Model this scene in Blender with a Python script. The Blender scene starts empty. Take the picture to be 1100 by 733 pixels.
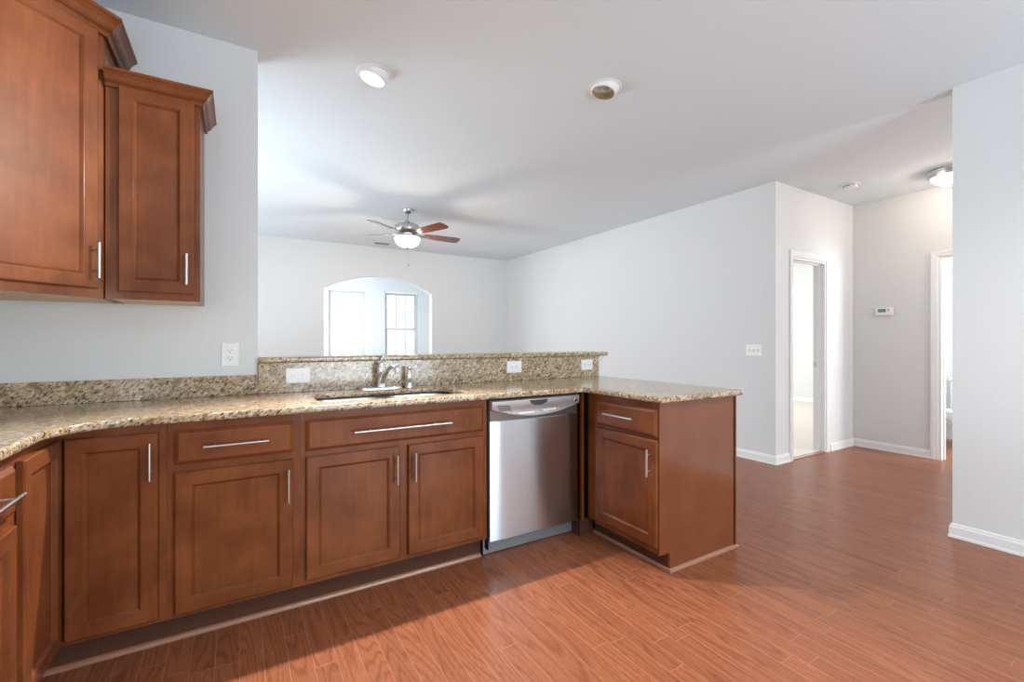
import bpy, bmesh, math, random
from mathutils import Vector, Matrix
R = math.radians
PI = math.pi
scene = bpy.context.scene
col = scene.collection

# ---------------------------------------------------------------- camera
cam_data = bpy.data.cameras.new('camera')
cam_data.sensor_width = 36.0
cam_data.lens = 487.424 / 1100 * 36.0
cam_data.clip_start = 0.05
cam = bpy.data.objects.new('camera', cam_data)
cam.location = (0, 0, 1.196)
cam.rotation_euler = (R(90), 0, R(-31.087))
col.objects.link(cam)
scene.camera = cam

# ---------------------------------------------------------------- world, exposure
world = bpy.data.worlds.new('world')
scene.world = world
world.use_nodes = True
wn = world.node_tree
wn.nodes['Background'].inputs[0].default_value = (0.93, 0.97, 1.0, 1)
wn.nodes['Background'].inputs[1].default_value = 1.35
scene.view_settings.view_transform = 'Standard'
scene.view_settings.look = 'None'
scene.view_settings.gamma = 1.0
scene.view_settings.use_curve_mapping = False
scene.view_settings.exposure = 0.1

CEIL = 2.743

# ---------------------------------------------------------------- daylight through the windows, added fill panels
def area(name, loc, rot, sx, sy, power, color=(1, 1, 1), spread=180):
    l = bpy.data.lights.new(name, 'AREA')
    l.shape = 'RECTANGLE'; l.size = sx; l.size_y = sy
    l.energy = power; l.color = color; l.spread = R(spread)
    o = bpy.data.objects.new(name, l)
    o.location = loc; o.rotation_euler = rot
    col.objects.link(o)
    return o
DAY = (0.80, 0.91, 1.0)
# living room windows in the left wall, facing +X
area('living_window_daylight', (-1.05, 4.3, 1.45), (R(95), 0, R(-90)), 1.7, 1.5, 46, DAY, 150)
area('living_window_daylight', (-1.05, 6.5, 1.45), (R(100), 0, R(-90)), 1.3, 1.5, 22, DAY, 170)
# added fill at an unseen sunroom side opening, facing +X
area('sunroom_fill', (1.02, 9.1, 1.45), (R(90), 0, R(-90)), 1.8, 1.7, 84, DAY)
# glass door in the wall behind the camera, facing +Y
area('patio_door_daylight', (2.0, -3.1, 1.15), (R(122), 0, 0), 2.4, 2.0, 132, (0.74, 0.89, 1.0))
area('left_wall_fill', (-1.1, -1.3, 1.5), (R(110), 0, R(-90)), 1.6, 1.3, 40, (0.72, 0.88, 1.0))  # added fill panel on the blank left wall, brightens the partition
area('hall_fill', (4.75, -3.0, 1.5), (R(94), 0, R(-32)), 1.4, 1.8, 120, (0.95, 0.95, 0.98))  # added fill panel at the unseen end of the hall, brightens its walls
# bedroom and bathroom windows
area('bedroom_window_daylight', (7.0, 6.6, 1.45), (R(-90), 0, 0), 2.4, 1.6, 120, (1.0, 0.97, 0.94))
area('bathroom_window_daylight', (6.9, -0.3, 1.7), (R(90), 0, 0), 0.8, 0.9, 90, (0.92, 0.97, 1.0))

# ---------------------------------------------------------------- materials
def new_mat(name):
    m = bpy.data.materials.new(name); m.use_nodes = True
    nt = m.node_tree
    return m, nt, nt.nodes['Principled BSDF']
def simple(name, color, rough=0.5, metal=0.0, coat=0.0, bump=0.0, bscale=200, emis=None, estr=0, spec=0.5):
    m, nt, b = new_mat(name)
    b.inputs['Base Color'].default_value = (*color, 1)
    b.inputs['Roughness'].default_value = rough
    b.inputs['Metallic'].default_value = metal
    b.inputs['Coat Weight'].default_value = coat
    b.inputs['Specular IOR Level'].default_value = spec
    tc = nt.nodes.new('ShaderNodeTexCoord')
    n = nt.nodes.new('ShaderNodeTexNoise'); n.inputs['Scale'].default_value = bscale
    nt.links.new(tc.outputs['Object'], n.inputs['Vector'])
    if bump:
        bp = nt.nodes.new('ShaderNodeBump'); bp.inputs['Strength'].default_value = bump
        bp.inputs['Distance'].default_value = 0.001
        nt.links.new(n.outputs['Fac'], bp.inputs['Height'])
        nt.links.new(bp.outputs['Normal'], b.inputs['Normal'])
    else:
        mr = nt.nodes.new('ShaderNodeMapRange')
        mr.inputs['To Min'].default_value = max(0, rough - 0.03); mr.inputs['To Max'].default_value = rough + 0.03
        nt.links.new(n.outputs['Fac'], mr.inputs['Value'])
        nt.links.new(mr.outputs['Result'], b.inputs['Roughness'])
    if emis:
        b.inputs['Emission Color'].default_value = (*emis, 1)
        b.inputs['Emission Strength'].default_value = estr
    return m
def ramp(nt, stops, interp='LINEAR'):
    r = nt.nodes.new('ShaderNodeValToRGB'); r.color_ramp.interpolation = interp
    e = r.color_ramp.elements
    while len(e) < len(stops): e.new(0.5)
    for i, (p, c) in enumerate(stops):
        e[i].position = p; e[i].color = (*c, 1)
    return r
def mix(nt, fac, a, b, mode='MIX'):
    m = nt.nodes.new('ShaderNodeMix'); m.data_type = 'RGBA'; m.blend_type = mode
    for k, v in ((0, fac), (6, a), (7, b)):
        if isinstance(v, (int, float)): m.inputs[k].default_value = v
        elif isinstance(v, tuple): m.inputs[k].default_value = (*v, 1)
        else: nt.links.new(v, m.inputs[k])
    return m.outputs[2]
def math_n(nt, op, a, b=None, c=None):
    m = nt.nodes.new('ShaderNodeMath'); m.operation = op
    for k, v in enumerate((a, b, c)):
        if v is None: continue
        if isinstance(v, (int, float)): m.inputs[k].default_value = v
        else: nt.links.new(v, m.inputs[k])
    return m.outputs[0]

M = {}
M['wall'] = simple('wall_paint', (0.68, 0.69, 0.69), 0.85, bump=0.08, bscale=350, spec=0.3)
M['ceiling'] = simple('ceiling_paint', (0.75, 0.82, 0.85), 0.9, bump=0.1, bscale=250, spec=0.2)
M['trim'] = simple('trim_paint', (0.79, 0.79, 0.79), 0.35)
M['plate'] = simple('plate_plastic', (0.82, 0.81, 0.80), 0.35)
M['slot'] = simple('slot_dark', (0.03, 0.03, 0.03), 0.6)
M['grey_plastic'] = simple('grey_plastic', (0.35, 0.35, 0.36), 0.4)
M['nickel'] = simple('brushed_nickel', (0.56, 0.55, 0.53), 0.30, 1.0)
M['chrome'] = simple('chrome', (0.82, 0.83, 0.85), 0.08, 1.0)
M['sink_steel'] = simple('sink_steel', (0.62, 0.62, 0.62), 0.3, 1.0)
M['black'] = simple('black_gap', (0.012, 0.011, 0.011), 0.5)
M['kick'] = simple('kick_plate_grey', (0.33, 0.37, 0.40), 0.32, 0.6)
M['dw_silver'] = simple('control_panel_silver', (0.56, 0.57, 0.58), 0.34, 0.7)
M['dw_recess'] = simple('recess_brown', (0.20, 0.165, 0.15), 0.3, 0.8)
M['porcelain'] = simple('porcelain', (0.85, 0.86, 0.87), 0.12, coat=0.3)
M['vent'] = simple('vent_metal', (0.62, 0.62, 0.62), 0.5)
M['vent_dark'] = simple('vent_inside', (0.16, 0.16, 0.15), 0.8)
M['lcd'] = simple('lcd_green', (0.13, 0.26, 0.19), 0.25)
M['can_inner'] = simple('can_baffle', (0.50, 0.38, 0.20), 0.25, 0.6)
M['bulb_off'] = simple('bulb_glass_off', (0.45, 0.50, 0.48), 0.08, 0.3)
M['cab_inside'] = simple('cabinet_underside_maple', (0.62, 0.45, 0.25), 0.5)
M['shoe'] = simple('shoe_moulding_wood', (0.33, 0.155, 0.10), 0.22, coat=0.3)
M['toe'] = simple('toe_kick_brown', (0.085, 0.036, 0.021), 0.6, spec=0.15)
M['carpet'] = simple('carpet_beige', (0.74, 0.69, 0.63), 0.95, bump=0.8, bscale=400, spec=0.1)
M['grass'] = simple('lawn_green', (0.35, 0.55, 0.33), 0.9)

def emitter(name, color, strength):
    m = bpy.data.materials.new(name); m.use_nodes = True
    nt = m.node_tree; nt.nodes.clear()
    o = nt.nodes.new('ShaderNodeOutputMaterial'); e = nt.nodes.new('ShaderNodeEmission')
    e.inputs[0].default_value = (*color, 1); e.inputs[1].default_value = strength
    nt.links.new(e.outputs[0], o.inputs[0])
    return m
M['bulb_on'] = emitter('lit_bulb', (1.0, 0.97, 0.93), 4.5)
def lit_glass(name, color, strength):
    m = bpy.data.materials.new(name); m.use_nodes = True
    nt = m.node_tree; nt.nodes.clear()
    o = nt.nodes.new('ShaderNodeOutputMaterial'); e = nt.nodes.new('ShaderNodeEmission')
    t = nt.nodes.new('ShaderNodeBsdfTransparent'); t.inputs[0].default_value = (0.85, 0.82, 0.78, 1)
    a = nt.nodes.new('ShaderNodeAddShader')
    e.inputs[0].default_value = (*color, 1); e.inputs[1].default_value = strength
    nt.links.new(e.outputs[0], a.inputs[0]); nt.links.new(t.outputs[0], a.inputs[1])
    nt.links.new(a.outputs[0], o.inputs[0])
    return m
M['lit_bowl'] = lit_glass('lit_frosted_glass', (1.0, 0.92, 0.82), 2.2)
def pane_glass():
    m = bpy.data.materials.new('window_glass'); m.use_nodes = True
    nt = m.node_tree; nt.nodes.clear()
    o = nt.nodes.new('ShaderNodeOutputMaterial')
    g = nt.nodes.new('ShaderNodeBsdfGlossy'); g.inputs['Roughness'].default_value = 0.02
    t = nt.nodes.new('ShaderNodeBsdfTransparent')
    f = nt.nodes.new('ShaderNodeFresnel'); f.inputs[0].default_value = 1.45
    mx = nt.nodes.new('ShaderNodeMixShader')
    nt.links.new(f.outputs[0], mx.inputs[0]); nt.links.new(t.outputs[0], mx.inputs[1]); nt.links.new(g.outputs[0], mx.inputs[2])
    nt.links.new(mx.outputs[0], o.inputs[0])
    return m
M['glass'] = pane_glass()

def wood(name, base, dark, rough=0.28, coat=0.35, zscale=1.0, lo=0.32, hi=0.66, spec=0.5, crough=0.22):
    m, nt, b = new_mat(name)
    tc = nt.nodes.new('ShaderNodeTexCoord')
    oi = nt.nodes.new('ShaderNodeObjectInfo')
    mp = nt.nodes.new('ShaderNodeMapping'); mp.inputs['Scale'].default_value = (1, 1, 0.10 * zscale)
    va = nt.nodes.new('ShaderNodeVectorMath'); va.operation = 'ADD'
    sc = nt.nodes.new('ShaderNodeVectorMath'); sc.operation = 'SCALE'; sc.inputs[3].default_value = 9.0
    cx = nt.nodes.new('ShaderNodeCombineXYZ')
    nt.links.new(oi.outputs['Random'], cx.inputs[0]); nt.links.new(oi.outputs['Random'], cx.inputs[2])
    nt.links.new(cx.outputs[0], sc.inputs[0])
    nt.links.new(tc.outputs['Object'], va.inputs[0]); nt.links.new(sc.outputs[0], va.inputs[1])
    nt.links.new(va.outputs[0], mp.inputs['Vector'])
    n1 = nt.nodes.new('ShaderNodeTexNoise'); n1.inputs['Scale'].default_value = 55; n1.inputs['Detail'].default_value = 5
    nt.links.new(mp.outputs[0], n1.inputs['Vector'])
    n2 = nt.nodes.new('ShaderNodeTexNoise'); n2.inputs['Scale'].default_value = 5.0; n2.inputs['Detail'].default_value = 3
    nt.links.new(va.outputs[0], n2.inputs['Vector'])
    f = math_n(nt, 'ADD', math_n(nt, 'MULTIPLY', n1.outputs['Fac'], 0.25), math_n(nt, 'MULTIPLY', n2.outputs['Fac'], 0.75))
    r = ramp(nt, [(lo, dark), (hi, base)])
    nt.links.new(f, r.inputs[0])
    nt.links.new(r.outputs[0], b.inputs['Base Color'])
    b.inputs['Roughness'].default_value = rough
    b.inputs['Coat Weight'].default_value = coat
    b.inputs['Coat Roughness'].default_value = crough; b.inputs['Specular IOR Level'].default_value = spec
    bp = nt.nodes.new('ShaderNodeBump'); bp.inputs['Strength'].default_value = 0.04; bp.inputs['Distance'].default_value = 0.001
    nt.links.new(n1.outputs['Fac'], bp.inputs['Height']); nt.links.new(bp.outputs['Normal'], b.inputs['Normal'])
    return m
M['cherry'] = wood('cherry_stained_maple', (0.225, 0.068, 0.021), (0.115, 0.031, 0.009), rough=0.36, coat=0.40, spec=0.15, crough=0.10)
M['cherry_panel'] = wood('cherry_end_panel', (0.19, 0.058, 0.021), (0.15, 0.043, 0.015), rough=0.17, coat=0.0, zscale=0.8, spec=0.5)
M['cherry_panel'].node_tree.nodes['Principled BSDF'].inputs['IOR'].default_value = 1.75
for l_ in list(M['cherry_panel'].node_tree.nodes['Principled BSDF'].inputs['Normal'].links): M['cherry_panel'].node_tree.links.remove(l_)
M['blade'] = wood('fan_blade_cherry', (0.12, 0.030, 0.018), (0.075, 0.017, 0.011), rough=0.25, coat=1.0, crough=0.12)

ANISO = 0.25
def steel():
    m, nt, b = new_mat('brushed_stainless')
    tc = nt.nodes.new('ShaderNodeTexCoord')
    mp = nt.nodes.new('ShaderNodeMapping'); mp.inputs['Scale'].default_value = (900, 900, 3)
    n = nt.nodes.new('ShaderNodeTexNoise'); n.inputs['Scale'].default_value = 1.0
    nt.links.new(tc.outputs['Object'], mp.inputs[0]); nt.links.new(mp.outputs[0], n.inputs['Vector'])
    r = ramp(nt, [(0.3, (0.61, 0.68, 0.72)), (0.7, (0.67, 0.74, 0.78))])
    nt.links.new(n.outputs['Fac'], r.inputs[0]); nt.links.new(r.outputs[0], b.inputs['Base Color'])
    b.inputs['Metallic'].default_value = 1.0; b.inputs['Roughness'].default_value = 0.29
    b.inputs['Anisotropic'].default_value = 0.95; b.inputs['Anisotropic Rotation'].default_value = ANISO
    tg = nt.nodes.new('ShaderNodeTangent'); tg.direction_type = 'UV_MAP'; tg.uv_map = 'brush'
    nt.links.new(tg.outputs[0], b.inputs['Tangent'])
    return m
M['steel'] = steel()

def granite():
    m, nt, b = new_mat('granite_gold')
    tc = nt.nodes.new('ShaderNodeTexCoord')
    mr = nt.nodes.new('ShaderNodeMapping'); mr.inputs['Rotation'].default_value = (R(20), R(-48), 0)
    nt.links.new(tc.outputs['Object'], mr.inputs[0])
    mp = nt.nodes.new('ShaderNodeMapping'); mp.inputs['Scale'].default_value = (1.0, 1.0, 0.42)
    nt.links.new(mr.outputs[0], mp.inputs[0])
    def noise(vec, sc, det, rg=0.6, loc=None):
        n = nt.nodes.new('ShaderNodeTexNoise'); n.inputs['Scale'].default_value = sc; n.inputs['Detail'].default_value = det; n.inputs['Roughness'].default_value = rg
        if loc:
            q = nt.nodes.new('ShaderNodeMapping'); q.inputs['Location'].default_value = loc
            nt.links.new(vec, q.inputs[0]); vec = q.outputs[0]
        nt.links.new(vec, n.inputs['Vector']); return n.outputs['Fac']
    n1 = noise(mp.outputs[0], 50, 6, 0.65)
    base = ramp(nt, [(0.32, (0.20, 0.115, 0.055)), (0.43, (0.40, 0.27, 0.14)), (0.54, (0.56, 0.44, 0.28)), (0.70, (0.66, 0.57, 0.43))])
    nt.links.new(n1, base.inputs[0])
    big = noise(tc.outputs['Object'], 6, 3)
    br = ramp(nt, [(0.3, (0.78, 0.755, 0.71)), (0.7, (0.99, 0.965, 0.94))]); nt.links.new(big, br.inputs[0])
    c = mix(nt, 1.0, base.outputs[0], br.outputs[0], 'MULTIPLY')
    s3 = ramp(nt, [(0.56, (0, 0, 0)), (0.63, (1, 1, 1))]); nt.links.new(noise(mp.outputs[0], 135, 2, 0.6, (4, 1, 2)), s3.inputs[0])
    c = mix(nt, math_n(nt, 'MULTIPLY', s3.outputs[0], 0.75), c, (0.19, 0.10, 0.05))
    s4 = ramp(nt, [(0.58, (0, 0, 0)), (0.66, (1, 1, 1))]); nt.links.new(noise(mp.outputs[0], 100, 2, 0.6, (3, 5, 7)), s4.inputs[0])
    c = mix(nt, math_n(nt, 'MULTIPLY', s4.outputs[0], 0.7), c, (0.72, 0.68, 0.60))
    s2 = ramp(nt, [(0.555, (0, 0, 0)), (0.60, (1, 1, 1))]); nt.links.new(noise(mp.outputs[0], 118, 4, 0.6), s2.inputs[0])
    c = mix(nt, s2.outputs[0], c, (0.040, 0.030, 0.030))
    nt.links.new(c, b.inputs['Base Color'])
    b.inputs['Roughness'].default_value = 0.18
    b.inputs['Coat Weight'].default_value = 0.25; b.inputs['Coat Roughness'].default_value = 0.08
    return m
M['granite'] = granite()

def floor_mat():
    m, nt, b = new_mat('oak_strip_floor')
    W, L = 0.0783, 0.92
    tc = nt.nodes.new('ShaderNodeTexCoord'); sp = nt.nodes.new('ShaderNodeSeparateXYZ')
    nt.links.new(tc.outputs['Object'], sp.inputs[0])
    x = math_n(nt, 'ADD', sp.outputs[0], 0.0745); y = sp.outputs[1]
    u = math_n(nt, 'DIVIDE', x, W); row = math_n(nt, 'FLOOR', u); fu = math_n(nt, 'FRACT', u)
    wn1 = nt.nodes.new('ShaderNodeTexWhiteNoise'); wn1.noise_dimensions = '1D'
    nt.links.new(row, wn1.inputs['W'])
    ln = math_n(nt, 'ADD', math_n(nt, 'MULTIPLY', wn1.outputs['Value'], 0.5), 0.65)
    v = math_n(nt, 'DIVIDE', math_n(nt, 'ADD', y, math_n(nt, 'MULTIPLY', wn1.outputs['Value'], 37.0)), ln)
    cell = math_n(nt, 'FLOOR', v); fv = math_n(nt, 'FRACT', v)
    cv = nt.nodes.new('ShaderNodeCombineXYZ'); nt.links.new(row, cv.inputs[0]); nt.links.new(cell, cv.inputs[1])
    wn2 = nt.nodes.new('ShaderNodeTexWhiteNoise'); wn2.noise_dimensions = '2D'
    nt.links.new(cv.outputs[0], wn2.inputs['Vector'])
    rnd = wn2.outputs['Value']
    # grain space: offset per board
    go = nt.nodes.new('ShaderNodeCombineXYZ')
    nt.links.new(math_n(nt, 'ADD', sp.outputs[0], math_n(nt, 'MULTIPLY', rnd, 13.0)), go.inputs[0])
    nt.links.new(math_n(nt, 'MULTIPLY', math_n(nt, 'ADD', y, math_n(nt, 'MULTIPLY', rnd, 29.0)), 0.085), go.inputs[1])
    nz = nt.nodes.new('ShaderNodeTexNoise'); nz.inputs['Scale'].default_value = 5; nz.inputs['Detail'].default_value = 2
    nt.links.new(go.outputs[0], nz.inputs['Vector'])
    # cathedral rings: contour lines of a stretched noise field
    ring = math_n(nt, 'FRACT', math_n(nt, 'MULTIPLY', nz.outputs['Fac'], 26.0))
    ringr = ramp(nt, [(0.0, (0.42, 0.42, 0.42)), (0.3, (0.8, 0.8, 0.8)), (0.75, (0.88, 0.88, 0.88)), (1.0, (0.45, 0.45, 0.45))])
    nt.links.new(ring, ringr.inputs[0])
    nf = nt.nodes.new('ShaderNodeTexNoise'); nf.inputs['Scale'].default_value = 300; nf.inputs['Detail'].default_value = 4
    nt.links.new(go.outputs[0], nf.inputs['Vector'])
    g = math_n(nt, 'ADD', math_n(nt, 'MULTIPLY', ringr.outputs[0], 0.45), math_n(nt, 'MULTIPLY', nf.outputs['Fac'], 0.60))
    r = ramp(nt, [(0.25, (0.10, 0.028, 0.011)), (0.52, (0.225, 0.068, 0.029)), (0.80, (0.33, 0.118, 0.056))])
    nt.links.new(g, r.inputs[0])
    tone = nt.nodes.new('ShaderNodeMapRange'); tone.inputs['To Min'].default_value = 0.90; tone.inputs['To Max'].default_value = 1.09
    nt.links.new(rnd, tone.inputs['Value'])
    tc3 = nt.nodes.new('ShaderNodeCombineXYZ')
    for k in range(3): nt.links.new(tone.outputs[0], tc3.inputs[k])
    c = mix(nt, 1.0, r.outputs[0], tc3.outputs[0], 'MULTIPLY')
    # seams, tinted lighter for the glint off the board bevels
    e1 = math_n(nt, 'MULTIPLY', math_n(nt, 'MINIMUM', fu, math_n(nt, 'SUBTRACT', 1.0, fu)), W)
    e2 = math_n(nt, 'MULTIPLY', math_n(nt, 'MINIMUM', fv, math_n(nt, 'SUBTRACT', 1.0, fv)), ln)
    e = math_n(nt, 'MINIMUM', e1, e2)
    sm = nt.nodes.new('ShaderNodeMapRange'); sm.inputs['From Min'].default_value = 0.0003; sm.inputs['From Max'].default_value = 0.0016
    nt.links.new(e, sm.inputs['Value'])
    c2 = mix(nt, math_n(nt, 'SUBTRACT', 1.0, sm.outputs[0]), c, (0.36, 0.19, 0.13))
    nt.links.new(c2, b.inputs['Base Color'])
    rr = nt.nodes.new('ShaderNodeMapRange'); rr.inputs['To Min'].default_value = 0.30; rr.inputs['To Max'].default_value = 0.42
    nt.links.new(nf.outputs['Fac'], rr.inputs['Value']); nt.links.new(rr.outputs[0], b.inputs['Roughness'])
    b.inputs['Coat Weight'].default_value = 0.12; b.inputs['Coat Roughness'].default_value = 0.18; b.inputs['Specular IOR Level'].default_value = 0.25
    bp = nt.nodes.new('ShaderNodeBump'); bp.inputs['Strength'].default_value = 0.35; bp.inputs['Distance'].default_value = 0.0012
    h = math_n(nt, 'ADD', math_n(nt, 'MULTIPLY', sm.outputs[0], 1.0), math_n(nt, 'MULTIPLY', nf.outputs['Fac'], 0.25))
    nt.links.new(h, bp.inputs['Height']); nt.links.new(bp.outputs['Normal'], b.inputs['Normal'])
    return m
M['floor'] = floor_mat()

# ---------------------------------------------------------------- mesh helpers
class MB:
    def __init__(s): s.bm = bmesh.new()
    def box(s, x0, x1, y0, y1, z0, z1, bevel=0.0, seg=1):
        b = bmesh.new()
        vs = [b.verts.new((x, y, z)) for x in (x0, x1) for y in (y0, y1) for z in (z0, z1)]
        for f in ((0, 1, 3, 2), (4, 6, 7, 5), (0, 4, 5, 1), (2, 3, 7, 6), (0, 2, 6, 4), (1, 5, 7, 3)):
            b.faces.new([vs[i] for i in f])
        if bevel: bmesh.ops.bevel(b, geom=b.edges[:], offset=bevel, segments=seg, affect='EDGES', profile=0.5)
        s.merge(b); return s
    def merge(s, b, mat=None):
        me = bpy.data.meshes.new('t'); b.to_mesh(me); b.free()
        if mat: me.transform(mat)
        s.bm.from_mesh(me); bpy.data.meshes.remove(me); return s
    def prism(s, pts, z0, z1, axis='Z'):
        # polygon pts (a,b) extruded along axis
        def P(a, b_, c):
            return {'Z': (a, b_, c), 'Y': (a, c, b_), 'X': (c, a, b_)}[axis]
        b = bmesh.new()
        lo = [b.verts.new(P(a, c, z0)) for a, c in pts]; hi = [b.verts.new(P(a, c, z1)) for a, c in pts]
        n = len(pts)
        b.faces.new(lo[::-1]); b.faces.new(hi)
        for i in range(n): b.faces.new((lo[i], lo[(i + 1) % n], hi[(i + 1) % n], hi[i]))
        bmesh.ops.recalc_face_normals(b, faces=b.faces[:])
        s.merge(b); return s
    def tube(s, pts, r, n=12, cap=True):
        pts = [Vector(p) for p in pts]
        rs = r if isinstance(r, (list, tuple)) else [r] * len(pts)
        b = bmesh.new(); rings = []
        prev = None
        for i, p in enumerate(pts):
            if i == 0: t = pts[1] - p
            elif i == len(pts) - 1: t = p - pts[i - 1]
            else: t = (pts[i + 1] - p).normalized() + (p - pts[i - 1]).normalized()
            t.normalize()
            if prev is None:
                a = Vector((0, 0, 1)) if abs(t.z) < 0.9 else Vector((1, 0, 0))
                u = t.cross(a).normalized()
            else:
                u = (prev - t * prev.dot(t)).normalized()
            prev = u; w = t.cross(u)
            rings.append([b.verts.new(p + (u * math.cos(2 * PI * k / n) + w * math.sin(2 * PI * k / n)) * rs[i]) for k in range(n)])
        for i in range(len(rings) - 1):
            for k in range(n):
                b.faces.new((rings[i][k], rings[i][(k + 1) % n], rings[i + 1][(k + 1) % n], rings[i + 1][k]))
        if cap: b.faces.new(rings[0][::-1]); b.faces.new(rings[-1])
        bmesh.ops.recalc_face_normals(b, faces=b.faces[:])
        s.merge(b); return s
    def lathe(s, prof, n=32, mat=None, sx=1, sy=1):
        # prof [(r,z)] top to bottom or so
        b = bmesh.new(); rings = []
        for r, z in prof:
            if r < 1e-6: rings.append([b.verts.new((0, 0, z))])
            else: rings.append([b.verts.new((r * sx * math.cos(2 * PI * k / n), r * sy * math.sin(2 * PI * k / n), z)) for k in range(n)])
        for i in range(len(rings) - 1):
            A, B = rings[i], rings[i + 1]
            if len(A) == 1 and len(B) == 1: continue
            for k in range(n):
                k2 = (k + 1) % n
                if len(A) == 1: b.faces.new((A[0], B[k], B[k2]))
                elif len(B) == 1: b.faces.new((A[k], B[0], A[k2]))
                else: b.faces.new((A[k], B[k], B[k2], A[k2]))
        bmesh.ops.recalc_face_normals(b, faces=b.faces[:])
        s.merge(b, mat); return s
    def loft(s, rings, cap=True):
        b = bmesh.new()
        R_ = [[b.verts.new(p) for p in ring] for ring in rings]
        n = len(R_[0])
        for i in range(len(R_) - 1):
            for k in range(n): b.faces.new((R_[i][k], R_[i][(k + 1) % n], R_[i + 1][(k + 1) % n], R_[i + 1][k]))
        if cap: b.faces.new(R_[0][::-1]); b.faces.new(R_[-1])
        bmesh.ops.recalc_face_normals(b, faces=b.faces[:])
        s.merge(b); return s
    def panel(s, x0, x1, z0, z1, loops, yb):
        """door / drawer front: front faces -Y. loops = [(inset, y)] from outer rim to centre; yb = back plane"""
        rings = []
        for ins, y in [(0, yb)] + loops:
            rings.append([(x0 + ins, y, z0 + ins), (x1 - ins, y, z0 + ins), (x1 - ins, y, z1 - ins), (x0 + ins, y, z1 - ins)])
        return s.loft(rings)
    def sweep(s, path, prof, closed_ends=True):
        """mitred sweep of a profile (out, up) along a horizontal path of (x, y, z); 'out' is to the right of travel"""
        path = [Vector(p) for p in path]; rings = []
        for i, p in enumerate(path):
            def nrm(a, b_):
                d = (b_ - a); d.z = 0; d.normalize(); return Vector((d.y, -d.x, 0))
            if i == 0: o = nrm(path[0], path[1])
            elif i == len(path) - 1: o = nrm(path[-2], path[-1])
            else:
                n1 = nrm(path[i - 1], p); n2 = nrm(p, path[i + 1])
                o = (n1 + n2); o = o / (o.length_squared / 2)
            rings.append([p + o * a + Vector((0, 0, c)) for a, c in prof])
        return s.loft(rings)
    def build(s, name, mat, parent=None, smooth=None, kind=None):
        me = bpy.data.meshes.new(name)
        s.bm.to_mesh(me); s.bm.free()
        me.materials.append(mat)
        if smooth is not None:
            me.shade_smooth()
            me.set_sharp_from_angle(angle=R(smooth))
        o = bpy.data.objects.new(name, me); col.objects.link(o)
        if parent: o.parent = parent
        if kind: o['kind'] = kind
        return o
def thing(name, label, cat, loc=(0, 0, 0), rz=0, group=None, rot=None):
    o = bpy.data.objects.new(name, None); col.objects.link(o)
    o.empty_display_size = 0.1
    o.location = loc; o.rotation_euler = rot if rot else (0, 0, rz)
    o['label'] = label; o['category'] = cat
    if group: o['group'] = group
    return o
def tag(o, label, cat, group=None):
    o['label'] = label; o['category'] = cat
    if group: o['group'] = group
    return o
def struct(name, mb, mat, smooth=None): return mb.build(name, mat, kind='structure', smooth=smooth)
def copy_tree(o, parent=None):
    c = o.copy(); col.objects.link(c); c.parent = parent
    for ch in list(o.children): copy_tree(ch, c)
    return c

# ================================================================ SETTING
YW = 2.775      # kitchen back wall
XL = -1.155     # left outer wall
XR = 4.443      # living room right wall
YB = 7.565      # living room back wall (arch)
XH = 6.033      # hall end wall
YH = 2.438      # hall wall with bedroom door
XWg = 3.737     # wall wedge at right
YR = -3.2       # rear wall
T = 0.115
struct('floor', MB().box(XL - T, 7.6, YR - T, YH + 0.06, -0.1, 0).box(XL - T, XR + 0.06, YH + 0.06, 10.6, -0.1, 0), M['floor'])
tag(MB().box(XR + 0.06, 9.7, YH + 0.06, 6.9, -0.1, 0.004).build('carpet', M['carpet']), 'beige carpet covering the floor of the bedroom past the left hall doorway', 'carpet')
struct('ceiling', MB().box(XL - T, 9.8, YR - T, 10.6, CEIL, CEIL + 0.1), M['ceiling'])
# left wall with living room windows (x normal)
def wall_x(name, x0, x1, ya, yb, holes=(), mat=None, z1=CEIL):
    """wall slab normal to X between ya..yb with rectangular holes (y0,y1,z0,z1)"""
    mb = MB(); y = ya
    for (h0, h1, a, b_) in sorted(holes):
        if h0 > y: mb.box(x0, x1, y, h0, 0, z1)
        if a > 0: mb.box(x0, x1, h0, h1, 0, a)
        if b_ < z1: mb.box(x0, x1, h0, h1, b_, z1)
        y = h1
    if y < yb: mb.box(x0, x1, y, yb, 0, z1)
    return struct(name, mb, mat or M['wall'])
def wall_y(name, y0, y1, xa, xb, holes=(), mat=None, z1=CEIL):
    mb = MB(); x = xa
    for (h0, h1, a, b_) in sorted(holes):
        if h0 > x: mb.box(x, h0, y0, y1, 0, z1)
        if a > 0: mb.box(h0, h1, y0, y1, 0, a)
        if b_ < z1: mb.box(h0, h1, y0, y1, b_, z1)
        x = h1
    if x < xb: mb.box(x, xb, y0, y1, 0, z1)
    return struct(name, mb, mat or M['wall'])
wall_x('wall_left', XL - T, XL, YR - T, YB + T, [(3.45, 5.15, 0.6, 2.3), (5.85, 7.15, 0.6, 2.3)])
wall_y('wall_rear', YR - T, YR, XL, XH, [(0.8, 3.2, 0.02, 2.15)])
wall_y('wall_kitchen', YW, YW + 0.12, XL, 0.089)
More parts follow.
